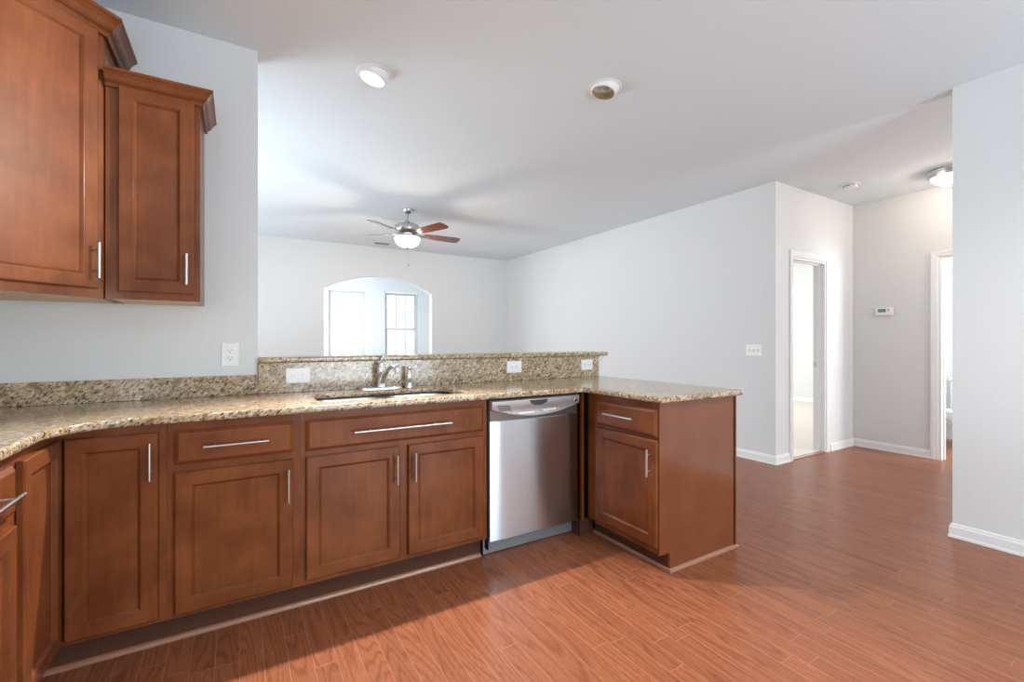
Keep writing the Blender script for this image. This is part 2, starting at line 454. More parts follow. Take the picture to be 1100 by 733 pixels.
# arch wall
def arch_wall():
    xa, xb, zs, zp = 1.141, 2.916, 2.012, 2.267
    hw = (xb - xa) / 2; rise = zp - zs
    rad = (hw * hw + rise * rise) / (2 * rise); cx = (xa + xb) / 2; cz = zp - rad
    a0 = math.asin(hw / rad)
    pts = [(XL, 0), (xa, 0)]
    for i in range(33):
        a = -a0 + 2 * a0 * i / 32
        pts.append((cx + rad * math.sin(a), cz + rad * math.cos(a)))
    pts += [(xb, 0), (XR + T, 0), (XR + T, CEIL), (XL, CEIL)]
    return struct('wall_back', MB().prism(pts, YB, YB + T, 'Y'), M['wall'])
arch_wall()
wall_x('wall_right', XR, XR + T, YH, YB)
# rounded drywall corner bead is kept square; hall walls
wall_y('wall_hall', YH, YH + T, XR + T, XH + T, [(4.745, 5.41, 0, 2.04)])
wall_x('wall_hall_end', XH, XH + T, YR - T, YH, [(0.90, 1.69, 0, 2.04)])
wall_x('wall_partition', XWg, XWg + T, YR, 0.985)
# sunroom
SY = 10.4
wall_x('wall_sunroom_left', 0.85, 0.965, YB + T, SY, [(8.2, 10.0, 0.6, 2.3)])
wall_x('wall_sunroom_right', 4.02, 4.14, YB + T, SY)
wall_y('wall_sunroom_back', SY, SY + 0.14, 0.85, 4.14, [(1.66, 2.45, 0.62, 2.34), (2.875, 3.67, 0.62, 2.34)])
# bedroom, bathroom
wall_x('wall_bedroom_end', 9.55, 9.66, YH + T, 6.8)
wall_y('wall_bedroom_back', 6.7, 6.8, XR + T, 9.55, [(5.8, 8.2, 0.65, 2.25)])
wall_y('wall_bedroom_front', YH, YH + T, XH + T, 9.66)
wall_x('wall_bathroom_end', 7.40, 7.5, -0.5, YH)
wall_y('wall_bathroom_side', -0.5, -0.4, XH + T, 7.40, [(6.5, 7.3, 1.25, 2.15)])

# half wall under the raised bar
hw = MB().box(0.092, 2.50, YW, YW + 0.12, 0, 1.078)
struct('wall_bar', hw, M['wall'])
cap = MB()
cap.sweep([(2.474, YW + 0.13, 1.02), (2.474, YW, 1.02), (2.501, YW, 1.02), (2.501, YW + 0.12, 1.02)][1:], [(0.0005, 0), (0.004, 0), (0.006, 0.014), (0.014, 0.026), (0.018, 0.044), (0.024, 0.048), (0.024, 0.057), (0.0005, 0.057)])
struct('trim_1', cap, M['trim'])

# baseboards: height .083 with eased top, plus shoe
BP = [(0, 0), (0.0175, 0), (0.017, 0.012), (0.0135, 0.018), (0.0125, 0.064), (0.009, 0.070), (0.0075, 0.080), (0.004, 0.085), (0, 0.085)]
def baseboard(name, path, prof=BP):
    return struct(name, MB().sweep([(x, y, 0) for x, y in path], prof), M['trim'])
baseboard('baseboard_right', [(XR, YB), (XR, YH), (4.684, YH)])
baseboard('baseboard_hall', [(5.498, YH), (XH, YH), (XH, 1.753)])
baseboard('baseboard_partition', [(XWg + T, YR), (XWg + T, 0.985), (XWg, 0.985), (XWg, YR)])
baseboard('baseboard_back', [(XL, YB), (1.141, YB)])
baseboard('baseboard_back_right', [(2.916, YB), (XR, YB)])
baseboard('baseboard_bedroom', [(9.55, 6.7), (9.55, YH + T)])

# door casings and jambs (children of structure empties)
def s_empty(name):
    o = bpy.data.objects.new(name, None); col.objects.link(o); o['kind'] = 'structure'; return o
CP = [(0.004, 0), (0.004, 0.009), (0.010, 0.012), (0.026, 0.0125), (0.034, 0.016), (0.050, 0.0175), (0.060, 0.017), (0.063, 0.013), (0.063, 0)]
def casing(pts, out_of, plane_to_world, prof=CP):
    rings = []
    for (a, z), (oa, oz) in zip(pts, out_of):
        rings.append([plane_to_world(a + oa * w, t, z + oz * w) for w, t in prof])
    return MB().loft(rings)
# bedroom doorway (in wall_hall)
d1 = s_empty('door_1')
x0, x1, zt = 4.745, 5.41, 2.04
casing([(x0, 0), (x0, zt), (x1, zt), (x1, 0)], [(-1, 0), (-1, 1), (1, 1), (1, 0)], lambda a, t, z: (a, YH - t, z)).build('door_casing', M['trim'], d1)
casing([(x0, 0), (x0, zt), (x1, zt), (x1, 0)], [(-1, 0), (-1, 1), (1, 1), (1, 0)], lambda a, t, z: (a, YH + T + t, z)).build('door_casing', M['trim'], d1)
jb = MB().box(x0, x0 + 0.018, YH, YH + T, 0, zt).box(x1 - 0.018, x1, YH, YH + T, 0, zt).box(x0 + 0.018, x1 - 0.018, YH, YH + T, zt - 0.018, zt)
jb.box(x0 + 0.018, x0 + 0.03, YH + 0.05, YH + 0.078, 0, zt - 0.018).box(x1 - 0.03, x1 - 0.018, YH + 0.05, YH + 0.078, 0, zt - 0.018).box(x0 + 0.03, x1 - 0.03, YH + 0.05, YH + 0.078, zt - 0.03, zt - 0.018)
jb.build('door_jamb', M['trim'], d1)
MB().box(x1 - 0.0195, x1 - 0.018, YH + 0.083, YH + 0.112, 0.91, 0.97, 0.0005).build('strike_plate', M['nickel'], d1)
MB().box(x0 + 0.018, x1 - 0.018, YH - 0.005, YH + 0.055, 0.0, 0.007, 0.003).build('threshold_strip', M['shoe'], d1)
# bathroom doorway (in wall_hall_end)
d2 = s_empty('door_2')
y1, y0 = 1.69, 0.90
casing([(y1, 0), (y1, zt), (y0, zt), (y0, 0)], [(1, 0), (1, 1), (-1, 1), (-1, 0)], lambda a, t, z: (XH - t, a, z)).build('door_casing', M['trim'], d2)
jb = MB().box(XH, XH + T, y1 - 0.018, y1, 0, zt).box(XH, XH + T, y0, y0 + 0.018, 0, zt).box(XH, XH + T, y0 + 0.018, y1 - 0.018, zt - 0.018, zt)
jb.box(XH + 0.05, XH + 0.078, y1 - 0.03, y1 - 0.018, 0, zt - 0.018).box(XH + 0.05, XH + 0.078, y0 + 0.018, y0 + 0.03, 0, zt - 0.018)
jb.build('door_jamb', M['trim'], d2)
MB().box(XH + 0.083, XH + 0.112, y1 - 0.0195, y1 - 0.018, 0.93, 0.99, 0.0005).build('strike_plate', M['nickel'], d2)
MB().box(XH - 0.001, XH + 0.03, y1 - 0.020, y1 - 0.018, 0.94, 0.98, 0.0005).build('latch_plate', M['nickel'], d2)

# sunroom windows and blinds
def window_unit(name, xa, xb, za, zb, label):
    w = s_empty(name)
    ya = SY + 0.06
    fr = MB().box(xa, xa + 0.035, ya, ya + 0.07, za, zb).box(xb - 0.035, xb, ya, ya + 0.07, za, zb)
    fr.box(xa + 0.035, xb - 0.035, ya, ya + 0.07, zb - 0.035, zb).box(xa + 0.035, xb - 0.035, ya, ya + 0.07, za, za + 0.04)
    fr.build('window_frame', M['trim'], w)
    MB().box(xa - 0.05, xb + 0.05, SY - 0.03, SY + 0.0, za - 0.03, za - 0.001, 0.004).box(xa, xb, SY, ya, za - 0.018, za - 0.001).build('window_sill', M['trim'], w)
    zm = 1.475
    for (a, b_, yy) in ((za + 0.04, zm + 0.02, ya + 0.005), (zm - 0.02, zb - 0.035, ya + 0.037)):
        s = MB(); x_0, x_1 = xa + 0.035, xb - 0.035
        s.box(x_0, x_0 + 0.035, yy, yy + 0.028, a, b_).box(x_1 - 0.035, x_1, yy, yy + 0.028, a, b_)
        s.box(x_0 + 0.035, x_1 - 0.035, yy, yy + 0.028, a, a + 0.04).box(x_0 + 0.035, x_1 - 0.035, yy, yy + 0.028, b_ - 0.04, b_)
        sash = s.build('sash', M['trim'], w)
        mu = MB(); yc = yy + 0.014
        for k in (1, 2):
            xx = x_0 + 0.035 + (x_1 - x_0 - 0.07) * k / 3
            mu.box(xx - 0.008, xx + 0.008, yc - 0.006, yc + 0.006, a + 0.04, b_ - 0.04)
        zz = (a + b_) / 2
        for k in range(3):
            q0 = x_0 + 0.035 + (x_1 - x_0 - 0.07) * k / 3 + (0.008 if k else 0); q1 = x_0 + 0.035 + (x_1 - x_0 - 0.07) * (k + 1) / 3 - (0.008 if k < 2 else 0)
            mu.box(q0, q1, yc - 0.006, yc + 0.006, zz - 0.008, zz + 0.008)
        mu.build('muntin', M['trim'], sash)
        MB().box(x_0 + 0.034, x_1 - 0.034, yc + 0.008, yc + 0.011, a + 0.039, b_ - 0.039).build('pane', M['glass'], sash)
    bl = thing('window_blind', label, 'blind', ((xa + xb) / 2, SY + 0.03, zb), group='blinds on the sunroom windows')
    hwid = (xb - xa) / 2 - 0.008
    MB().box(-hwid, hwid, -0.025, 0.025, -0.045, 0.0, 0.003).build('headrail', M['trim'], bl)
    sl = MB(); z = -0.075
    while z > -(zb - za) + 0.05:
        b = bmesh.new()
        ct = Matrix.Translation((0, 0, z)) @ Matrix.Rotation(R(8), 4, 'X')
        bm2 = MB().box(-hwid, hwid, -0.024, 0.024, -0.0012, 0.0012).bm
        sl.merge(bm2, ct); b.free(); z -= 0.044
    sl.build('slats', M['trim'], bl)
    MB().box(-hwid, hwid, -0.02, 0.02, -(zb - za) + 0.005, -(zb - za) + 0.028, 0.003).build('bottom_rail', M['trim'], bl)
    cd = MB()
    for xx in (-hwid * 0.6, hwid * 0.6): cd.tube([(xx, -0.026, -0.045), (xx, -0.026, -(zb - za) + 0.02)], 0.001, 5)
    cd.build('ladder_cord', M['trim'], bl)
window_unit('window_1', 1.66, 2.45, 0.62, 2.34, 'white slatted blind on the left sunroom window seen through the arch')
window_unit('window_2', 2.875, 3.67, 0.62, 2.34, 'white slatted blind on the right sunroom window seen through the arch')
# lawn outside
tag(MB().box(-6, 14, 10.7, 40, -0.9, -0.6).build('lawn', M['grass']), 'pale green lawn outside beyond the sunroom windows', 'lawn')['kind'] = 'stuff'

# ================================================================ KITCHEN CABINETS
DOOR = [(0, -0.0155), (0.0045, -0.020), (0.049, -0.020), (0.0495, -0.0185), (0.0520, -0.0182), (0.0600, -0.0098), (0.0608, -0.0080), (0.0625, -0.0080), (0.0635, -0.0092)]
DRAW = [(0, -0.009), (0.003, -0.0115), (0.012, -0.019), (0.015, -0.020)]
def handle(parent, x, z, L, vertical, y=-0.020):
    m = MB(); pr = 0.034
    if vertical:
        m.tube([(x, y - pr, z - L / 2), (x, y - pr, z + L / 2)], 0.0058, 14)
        for s in (-1, 1): m.tube([(x, y + 0.001, z + s * L * 0.3), (x, y - pr + 0.003, z + s * L * 0.3)], 0.0042, 10)
    else:
        m.tube([(x - L / 2, y - pr, z), (x + L / 2, y - pr, z)], 0.0058, 14)
        for s in (-1, 1): m.tube([(x + s * L * 0.34, y + 0.001, z), (x + s * L * 0.34, y - pr + 0.003, z)], 0.0042, 10)
    return m.build('handle', M['nickel'], parent, smooth=40)
def add_door(root, x0, x1, z0, z1, h=None, name='door'):
    d = MB().panel(x0, x1, z0, z1, DOOR, -0.001).build(name, M['cherry'], root)
    if h: handle(d, h[0], h[1], h[2], True)
    return d
def add_drawer(root, x0, x1, z0, z1, h=None, name='drawer_front'):
    d = MB().panel(x0, x1, z0, z1, DRAW, -0.001).build(name, M['cherry'], root)
    if h: handle(d, h[0], h[1], h[2], False)
    return d
def base_cabinet(name, label, loc, rz, w, doors, drawers, rails, depth=0.588, stiles=(0.03, 0.03), mid=None, zb=0.122, ztop=0.8835):
    r = thing(name, label, 'cabinet', loc, rz)
    MB().box(0.0005, w - 0.0005, 0.0195, depth, zb, ztop).build('cabinet_body', M['cherry'], r)
    f = MB().box(0.0002, stiles[0], 0, 0.019, zb, 0.8835).box(w - stiles[1], w - 0.0002, 0, 0.019, zb, 0.8835)
    if name == 'peninsula_cabinet': f = MB().box(0.083, stiles[0], 0, 0.019, zb, 0.8835).box(w - stiles[1], w - 0.0002, 0, 0.019, zb, 0.8835)
    for a, b_ in rails: f.box(stiles[0], w - stiles[1], 0, 0.019, a, b_)
    if mid: f.box(mid[0], mid[1], 0.0002, 0.0188, mid[2], mid[3])
    f.build('face_frame', M['cherry'], r)
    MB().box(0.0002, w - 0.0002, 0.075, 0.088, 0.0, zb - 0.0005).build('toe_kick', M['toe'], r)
    for d in doors: add_door(r, *d)
    for d in drawers: add_drawer(r, *d)
    return r
YF = 2.18
RAILS = [(0.122, 0.15), (0.68, 0.73), (0.845, 0.8835)]
base_cabinet('base_cabinet', 'cherry base cabinet with one wide drawer over a single door, left of the sink cabinet', (-0.235, YF, 0), 0, 0.4648,
             [(0.024, 0.437, 0.139, 0.686, (0.417, 0.581, 0.14))], [(0.024, 0.437, 0.717, 0.848, (0.231, 0.783, 0.225))], RAILS)
base_cabinet('sink_cabinet', 'wide cherry sink base cabinet with long false drawer front over two doors', (0.230, YF, 0), 0, 0.924,
             [(0.024, 0.440, 0.147, 0.687, (0.419, 0.581, 0.14)), (0.483, 0.898, 0.147, 0.687, (0.509, 0.581, 0.14))],
             [(0.024, 0.898, 0.712, 0.849, (0.458, 0.781, 0.475), 'false_drawer_front')], RAILS, mid=(0.43, 0.494, 0.15, 0.68), ztop=0.67)
# corner cabinet (L shaped, two doors meeting in the inner corner)
cc = thing('corner_base_cabinet', 'cherry inside-corner base cabinet with two tall doors meeting at right angles', 'cabinet', (-0.545, YF, 0))
MB().prism([(-0.60, -0.368), (-0.0195, -0.368), (-0.0195, 0.0195), (0.3085, 0.0195), (0.3085, 0.588), (-0.60, 0.588)], 0.122, 0.8835).build('cabinet_body', M['cherry'], cc)
MB().box(0.0, 0.3085, 0, 0.019, 0.848, 0.8835).box(0.285, 0.3098, 0, 0.019, 0.122, 0.848).box(0.0, 0.285, 0, 0.019, 0.122, 0.142) \
    .box(-0.019, 0, -0.368, 0.0, 0.848, 0.8835).box(-0.019, 0, -0.368, -0.345, 0.122, 0.848).box(-0.019, 0, -0.345, 0, 0.122, 0.142).build('face_frame', M['cherry'], cc)
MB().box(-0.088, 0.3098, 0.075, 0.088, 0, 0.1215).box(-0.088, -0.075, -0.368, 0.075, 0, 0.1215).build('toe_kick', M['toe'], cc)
add_door(cc, 0.0225, 0.284, 0.139, 0.850, (0.263, 0.747, 0.14))
h_ = bpy.data.objects.new('door', None)
nd = MB().panel(-0.341, -0.0225, 0.139, 0.852, DOOR, -0.001)
nd.bm.transform(Matrix.Rotation(R(90), 4, 'Z'))
nd.build('door', M['cherry'], cc)
bpy.data.objects.remove(h_)
# left run
base_cabinet('base_cabinet', 'cherry base cabinet at the left picture edge with drawer over door, beside the corner cabinet', (-0.545, 1.355, 0), R(90), 0.456,
             [(0.024, 0.433, 0.139, 0.686, (0.045, 0.581, 0.14))], [(0.024, 0.433, 0.717, 0.852, (0.229, 0.785, 0.265))], RAILS)
# peninsula
pc = base_cabinet('peninsula_cabinet', 'cherry peninsula base cabinet with drawer over door and plain glossy end panel', (1.835, 2.16, 0), R(-90), 0.558,
             [(0.108, 0.563, 0.140, 0.686, (0.533, 0.572, 0.14))], [(0.108, 0.560, 0.704, 0.845, (0.323, 0.780, 0.225))], [(0.104, 0.15), (0.68, 0.71), (0.842, 0.8835)], stiles=(0.10, 0.02), depth=0.60, zb=0.104)
# end panel with toe notch (faces -Y); local frame: x -> -Y, y -> +X
ep = MB().prism([(0.0, 0.10), (0.0, 0.8835), (0.622, 0.8835), (0.622, 0.0), (0.078, 0.0), (0.078, 0.10)], 0.5585, 0.57, 'X')
# prism 'X' uses (a -> y, c -> z)
ep.build('end_panel', M['cherry_panel'], pc)
MB().box(-0.595, 0.576, 0.632, 0.642, 0.0, 0.8835).build('back_panel', M['cherry_panel'], pc)
MB().box(-0.60, -0.001, 0.02, 0.60, 0.10, 0.8835).build('blind_corner_body', M['black'], pc)  # painted black for the shade of the deep corner
MB().box(-0.019, 0.0, -0.034, -0.016, 0.10, 0.8835).build('corner_filler', M['cherry'], pc)
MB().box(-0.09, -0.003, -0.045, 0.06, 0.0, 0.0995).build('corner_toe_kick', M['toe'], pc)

# shoe mouldings
SH = [(0, 0), (0.013, 0), (0.0125, 0.006), (0.010, 0.012), (0.006, 0.016), (0, 0.018)]
struct('trim_2', MB().sweep([(-0.62, 1.36, 0), (-0.62, 2.255, 0), (1.152, 2.255, 0)], SH), M['shoe'], 40)
struct('trim_3', MB().sweep([(1.912, 2.25, 0), (1.912, 1.5895, 0), (2.4775, 1.5895, 0), (2.4775, 2.76, 0)][::-1][::-1], [(-a if False else a, b) for a, b in SH]), M['shoe'], 40)

# ---------------------------------------------------------------- countertop
def curve_slab(name, outlines, z0, z1, mat, bevel=0.006):
    cu = bpy.data.curves.new(name, 'CURVE'); cu.dimensions = '2D'; cu.fill_mode = 'BOTH'
    cu.bevel_depth = bevel; cu.bevel_resolution = 3; cu.extrude = (z1 - z0) / 2 - bevel; cu.offset = -bevel
    for pts in outlines:
        sp = cu.splines.new('POLY'); sp.points.add(len(pts) - 1)
        for i, (x, y) in enumerate(pts): sp.points[i].co = (x, y, 0, 1)
        sp.use_cyclic_u = True
    o = bpy.data.objects.new(name, cu); col.objects.link(o)
    bpy.context.view_layer.update()
    me = bpy.data.meshes.new_from_object(o.evaluated_get(bpy.context.evaluated_depsgraph_get()))
    bpy.data.objects.remove(o); bpy.data.curves.remove(cu)
    me.name = name
    me.transform(Matrix.Translation((0, 0, (z0 + z1) / 2)))
    me.materials.clear(); me.materials.append(mat)
    me.shade_smooth(); me.set_sharp_from_angle(angle=R(35))
    o = bpy.data.objects.new(name, me); col.objects.link(o)
    return o
def arc(cx, cy, r, a0, a1, n=8):
    return [(cx + r * math.cos(R(a0 + (a1 - a0) * i / n)), cy + r * math.sin(R(a0 + (a1 - a0) * i / n))) for i in range(n + 1)]
def rrect(x0, x1, y0, y1, r, n=6):
    return arc(x1 - r, y1 - r, r, 0, 90, n) + arc(x0 + r, y1 - r, r, 90, 180, n) + arc(x0 + r, y0 + r, r, 180, 270, n) + arc(x1 - r, y0 + r, r, 270, 360, n)
outer = [(XL + 0.002, YW - 0.002), (XL + 0.002, 1.36), (-0.522, 1.36)]
outer += [(-0.522, 1.93)] + arc(-0.322, 1.93, 0.2, 180, 90, 12)[1:]      # concave sweep into the back run
outer += arc(1.765, 2.10, 0.03, 90, 0, 5)
outer += arc(1.82, 1.572, 0.025, 180, 270, 5) + arc(2.478, 1.575, 0.028, 270, 360, 5)
outer += [(2.505, YW - 0.002)]
top = curve_slab('countertop', [outer, rrect(0.325, 1.075, 2.240, 2.620, 0.07)[::-1]], 0.884, 0.914, M['granite'], 0.009)
tag(top, 'speckled gold granite worktop running round the corner and out onto the peninsula', 'countertop')
bs = MB().box(XL + 0.022, 0.0885, 2.755, YW - 0.0005, 0.9145, 1.016, 0.0015).build('backsplash', M['granite'])
tag(bs, 'low granite backsplash strip under the plain kitchen wall left of the bar', 'backsplash')
bs = MB().box(XL + 0.0005, XL + 0.0215, 1.36, YW - 0.0005, 0.9145, 1.016, 0.0015).build('backsplash', M['granite'])
tag(bs, 'granite backsplash strip along the left side wall at the picture edge', 'backsplash')
bs = MB().box(0.0895, 2.472, 2.755, YW - 0.0005, 0.9145, 1.0775, 0.0015).build('backsplash', M['granite'])
tag(bs, 'tall granite backsplash behind the sink facing the raised bar', 'backsplash')
lg = curve_slab('bar_top', [[(0.092, 2.735), (0.092, 3.05)] + arc(2.535, 3.02, 0.03, 90, 0, 4) + arc(2.545, 2.755, 0.02, 0, -90, 4)], 1.0785, 1.1085, M['granite'], 0.009)
tag(lg, 'narrow raised granite bar ledge above the sink backsplash', 'bar ledge')

# ---------------------------------------------------------------- sink
sk = thing('kitchen_sink', 'stainless double-bowl undermount sink set into the granite worktop', 'sink', (0.70, 2.43, 0.884))
def bowl(xa, xb, ya, yb, zt, zb, mat, name, parent):
    rings = []
    for (ins, z, r) in ((-0.012, zt, 0.075), (0.0, zt - 0.0005, 0.07), (0.004, zt - 0.01, 0.066), (0.010, zb + 0.03, 0.06), (0.03, zb + 0.006, 0.05), (0.06, zb, 0.04)):
        rings.append([(x, y, z) for x, y in rrect(xa + ins, xb - ins, ya + ins, yb - ins, r)])
    b = bmesh.new(); RR = [[b.verts.new(p) for p in ring] for ring in rings]; n = len(RR[0])
    for i in range(len(RR) - 1):
        for k in range(n): b.faces.new((RR[i][k], RR[i][(k + 1) % n], RR[i + 1][(k + 1) % n], RR[i + 1][k]))
    b.faces.new(RR[-1])
    bmesh.ops.recalc_face_normals(b, faces=b.faces[:])
    m = MB(); m.merge(b); o = m.build(name, mat, parent, smooth=50)
    sol = o.modifiers.new('thickness', 'SOLIDIFY'); sol.thickness = 0.0015; sol.offset = 0
    return o
for xa, xb in ((-0.363, -0.012), (0.018, 0.363)):
    bo = bowl(xa, xb, -0.178, 0.178, -0.006, -0.19, M['sink_steel'], 'bowl', sk)
    cx_ = (xa + xb) / 2
    MB().lathe([(0.0, -0.1835), (0.03, -0.1835), (0.042, -0.186), (0.044, -0.189), (0.0, -0.189)], 24, Matrix.Translation((cx_, 0.0, 0))).build('drain', M['chrome'], bo, smooth=40)
MB().box(-0.012, 0.018, -0.17, 0.17, -0.030, -0.014, 0.006, 3).build('divider', M['sink_steel'], sk, smooth=40)

# faucet
fx = thing('kitchen_faucet', 'chrome single-lever kitchen faucet on a long deck plate behind the sink', 'faucet', (0.722, 2.695, 0.914))
pl = MB(); pl.loft([[(x, y, z) for x, y in rrect(-0.125 + i_, 0.125 - i_, -0.028 + i_, 0.028 - i_, 0.026 - i_)] for i_, z in ((0, 0), (0, 0.006), (0.004, 0.011), (0.01, 0.013))])
pl.build('deck_plate', M['chrome'], fx, smooth=40)
MB().lathe([(0.027, 0.012), (0.025, 0.03), (0.020, 0.045), (0.020, 0.075), (0.024, 0.095), (0.024, 0.125), (0.017, 0.15), (0.0, 0.156)], 24).build('faucet_body', M['chrome'], fx, smooth=50)
sp_pts = [(0, 0, 0.025), (0.004, -0.025, 0.05), (0.010, -0.05, 0.085), (0.018, -0.085, 0.118), (0.028, -0.120, 0.137), (0.036, -0.150, 0.140), (0.041, -0.170, 0.132)]
sp_ = MB().tube(sp_pts, [0.015, 0.0145, 0.0135, 0.0125, 0.0125, 0.014, 0.0145], 16).build('spout', M['chrome'], fx, smooth=50)
MB().tube([(0.041, -0.168, 0.136), (0.043, -0.176, 0.116), (0.0435, -0.178, 0.106)], [0.0165, 0.0175, 0.016], 16).build('spray_nozzle', M['chrome'], sp_, smooth=50)
MB().tube([(0, 0.0, 0.15), (0.004, 0.008, 0.165), (0.012, 0.018, 0.180), (0.022, 0.024, 0.190)], [0.010, 0.0075, 0.007, 0.0105], 12).build('lever', M['chrome'], fx, smooth=50)
sy = thing('side_sprayer', 'short chrome side sprayer standing right of the faucet', 'sprayer', (0.893, 2.70, 0.914))
MB().lathe([(0.0, 0), (0.023, 0), (0.023, 0.006), (0.017, 0.02), (0.0145, 0.03)], 20).build('sprayer_base', M['chrome'], sy, smooth=40)
MB().lathe([(0.013, 0.03), (0.0155, 0.05), (0.0165, 0.085), (0.012, 0.098), (0.010, 0.104), (0.015, 0.112), (0.014, 0.124), (0.0, 0.130)], 20).build('spray_head', M['chrome'], sy, smooth=50)

# ---------------------------------------------------------------- dishwasher
dw = thing('dishwasher', 'stainless built-in dishwasher with curved silver control panel', 'dishwasher', (1.467, 2.16, 0))
MB().box(-0.305, 0.305, 0.035, 0.58, 0.10, 0.876).build('tub', M['black'], dw)
MB().box(-0.3105, -0.3055, 0.012, 0.05, 0.06, 0.878).build('side_gap_strip', M['black'], dw)  # black strips stand for the dark gaps beside the dishwasher
MB().box(0.309, 0.3135, 0.02, 0.05, 0.06, 0.878).build('side_gap_strip', M['black'], dw)
def curved_front(x0, x1, z0, z1, bulge, yb, n=16, edge=0.004):
    rings = []
    for z, ins in ((z0, edge), (z0 + edge, 0), (z1 - edge, 0), (z1, edge)):
        ring = [(x1, yb, z), (x0, yb, z)]
        for i in range(n + 1):
            t = i / n; x = x0 + (x1 - x0) * t
            ring.append((x, -bulge * (1 - (2 * t - 1) ** 2) + ins * 0.6 + (0.003 if i in (0, n) else 0), z))
        rings.append(ring)
    return MB().loft(rings)
dp = curved_front(-0.302, 0.302, 0.105, 0.757, 0.007, 0.034).build('door_panel', M['steel'], dw, smooth=30)
uvl = dp.data.uv_layers.new(name='brush')
for lp_ in dp.data.loops:
    c_ = dp.data.vertices[lp_.vertex_index].co
    uvl.data[lp_.index].uv = (c_.x, c_.z)
MB().box(-0.302, 0.302, 0.006, 0.034, 0.758, 0.845).build('handle_recess', M['dw_recess'], dw)
# control panel: straight top, bowed lower edge, face leaning slightly
def cp_face(y, ins, zlift=0):
    pts = []; n = 24
    x0, x1 = -0.306 + ins, 0.300 - ins
    pts.append((x0, y, 0.872 - ins)); pts.append((x1, y, 0.872 - ins))
    for i in range(n + 1):
        t = 1 - i / n; x = x0 + (x1 - x0) * t
        lo = 0.823 - 0.052 * (1 - (2 * t - 1) ** 2)
        yy = y
        pts.append((x, yy, lo + ins))
    return pts
cpn = MB().loft([cp_face(0.005, 0.0), cp_face(-0.014, 0.0), cp_face(-0.020, 0.002), cp_face(-0.024, 0.006)]).build('control_panel', M['dw_silver'], dw, smooth=40)
for k in range(4):
    z = 0.846 - k * 0.0085; xo = -0.272 + k * 0.004
    MB().prism([(xo, z), (xo + 0.078, z - 0.003), (xo + 0.079, z - 0.0065), (xo + 0.001, z - 0.0035)], -0.0250, -0.0235, 'Y').build('vent_slot', M['slot'], cpn)
lp = [(-0.060, 0.862), (0.060, 0.862)] + [(0.060 * math.cos(R(a)), 0.858 - 0.026 * math.sin(R(a))) for a in range(0, 181, 15)]
MB().prism(lp, -0.0262, -0.0235, 'Y').build('latch_pocket', M['slot'], cpn)
# raised crescent around the latch
cres = []
for a in range(0, 181, 10): cres.append((-0.01 + 0.175 * math.cos(R(a)), 0.800 + 0.050 * math.sin(R(a))))
for a in range(180, -1, -10):
    cres.append((-0.01 + 0.172 * math.cos(R(a)), 0.800 + 0.0475 * math.sin(R(a))))
MB().prism(cres, -0.0256, -0.0235, 'Y').build('panel_arc', M['grey_plastic'], cpn)
MB().box(-0.135, -0.030, -0.0252, -0.0235, 0.790, 0.800, 0.0005).build('indicator_strip', M['plate'], cpn)
for k in range(5):
    x = 0.010 + k * 0.023
    MB().box(x, x + 0.016, -0.0253, -0.0235, 0.795 + k * 0.0008, 0.805 + k * 0.0008, 0.0005).build('button', M['plate'] if k > 0 else M['grey_plastic'], cpn)
MB().lathe([(0.0, 0.003), (0.009, 0.003), (0.012, 0.0), (0.0, 0.0)], 20, Matrix.Translation((0.268, -0.024, 0.843)) @ Matrix.Rotation(R(90), 4, 'X')).build('badge', M['chrome'], cpn, smooth=40)
MB().box(-0.302, 0.322, 0.085, 0.092, 0.006, 0.098, 0.001).build('kick_plate', M['kick'], dw)
MB().box(0.000, 0.030, 0.0842, 0.0851, 0.047, 0.051).build('kick_plate_badge', M['grey_plastic'], dw)

# ================================================================ WALL CABINETS
CR = [(0, 0), (0.010, 0), (0.012, 0.004), (0.012, 0.012), (0.016, 0.016), (0.022, 0.019), (0.028, 0.026), (0.034, 0.038), (0.044, 0.050), (0.050, 0.054), (0.050, 0.064), (0, 0.064)]
wc = thing('wall_cabinet', 'narrow single-door cherry wall cabinet with crown, on the wall right of the big corner cabinet', 'cabinet', (-0.470, 2.466, 0))
MB().box(0.001, 0.323, 0.0195, 0.3075, 1.372, 2.270).build('cabinet_body', M['cherry'], wc)
MB().box(0.0005, 0.040, 0, 0.019, 1.372, 2.270).box(0.285, 0.3235, 0, 0.019, 1.372, 2.270).box(0.040, 0.285, 0, 0.019, 1.372, 1.412).box(0.040, 0.285, 0, 0.019, 2.225, 2.270).build('face_frame', M['cherry'], wc)
MB().box(0.02, 0.305, 0.022, 0.300, 1.3705, 1.372).build('bottom_underside', M['cab_inside'], wc)
add_door(wc, 0.043, 0.302, 1.402, 2.258, (0.277, 1.508, 0.135))
MB().sweep([(0.001, -0.0005, 2.247), (0.324, -0.0005, 2.247), (0.324, 0.3075, 2.247)], CR).build('crown_moulding', M['cherry'], wc)
# diagonal corner cabinet
dc = thing('corner_wall_cabinet', 'large diagonal corner wall cabinet in cherry with crown, upper left', 'cabinet', (-0.475, 2.466, 0))
zt_, zb_ = 2.475, 1.372
D = 0.46
poly = [(0.0, 0.015), (0.0, 0.307), (-0.678, 0.307), (-0.678, -D + 0.0), (-D + 0.014, -D + 0.0)]
MB().prism([(-0.001, 0.028), (-0.001, 0.307), (-0.678, 0.307), (-0.678, -D), (-D - 0.026, -D)], zb_, zt_).build('cabinet_body', M['cherry'], dc)
MB().prism([(-0.02, 0.03), (-0.02, 0.30), (-0.66, 0.30), (-0.66, -D + 0.02), (-D - 0.02, -D + 0.02)], zb_ - 0.0015, zb_).build('bottom_underside', M['cab_inside'], dc)
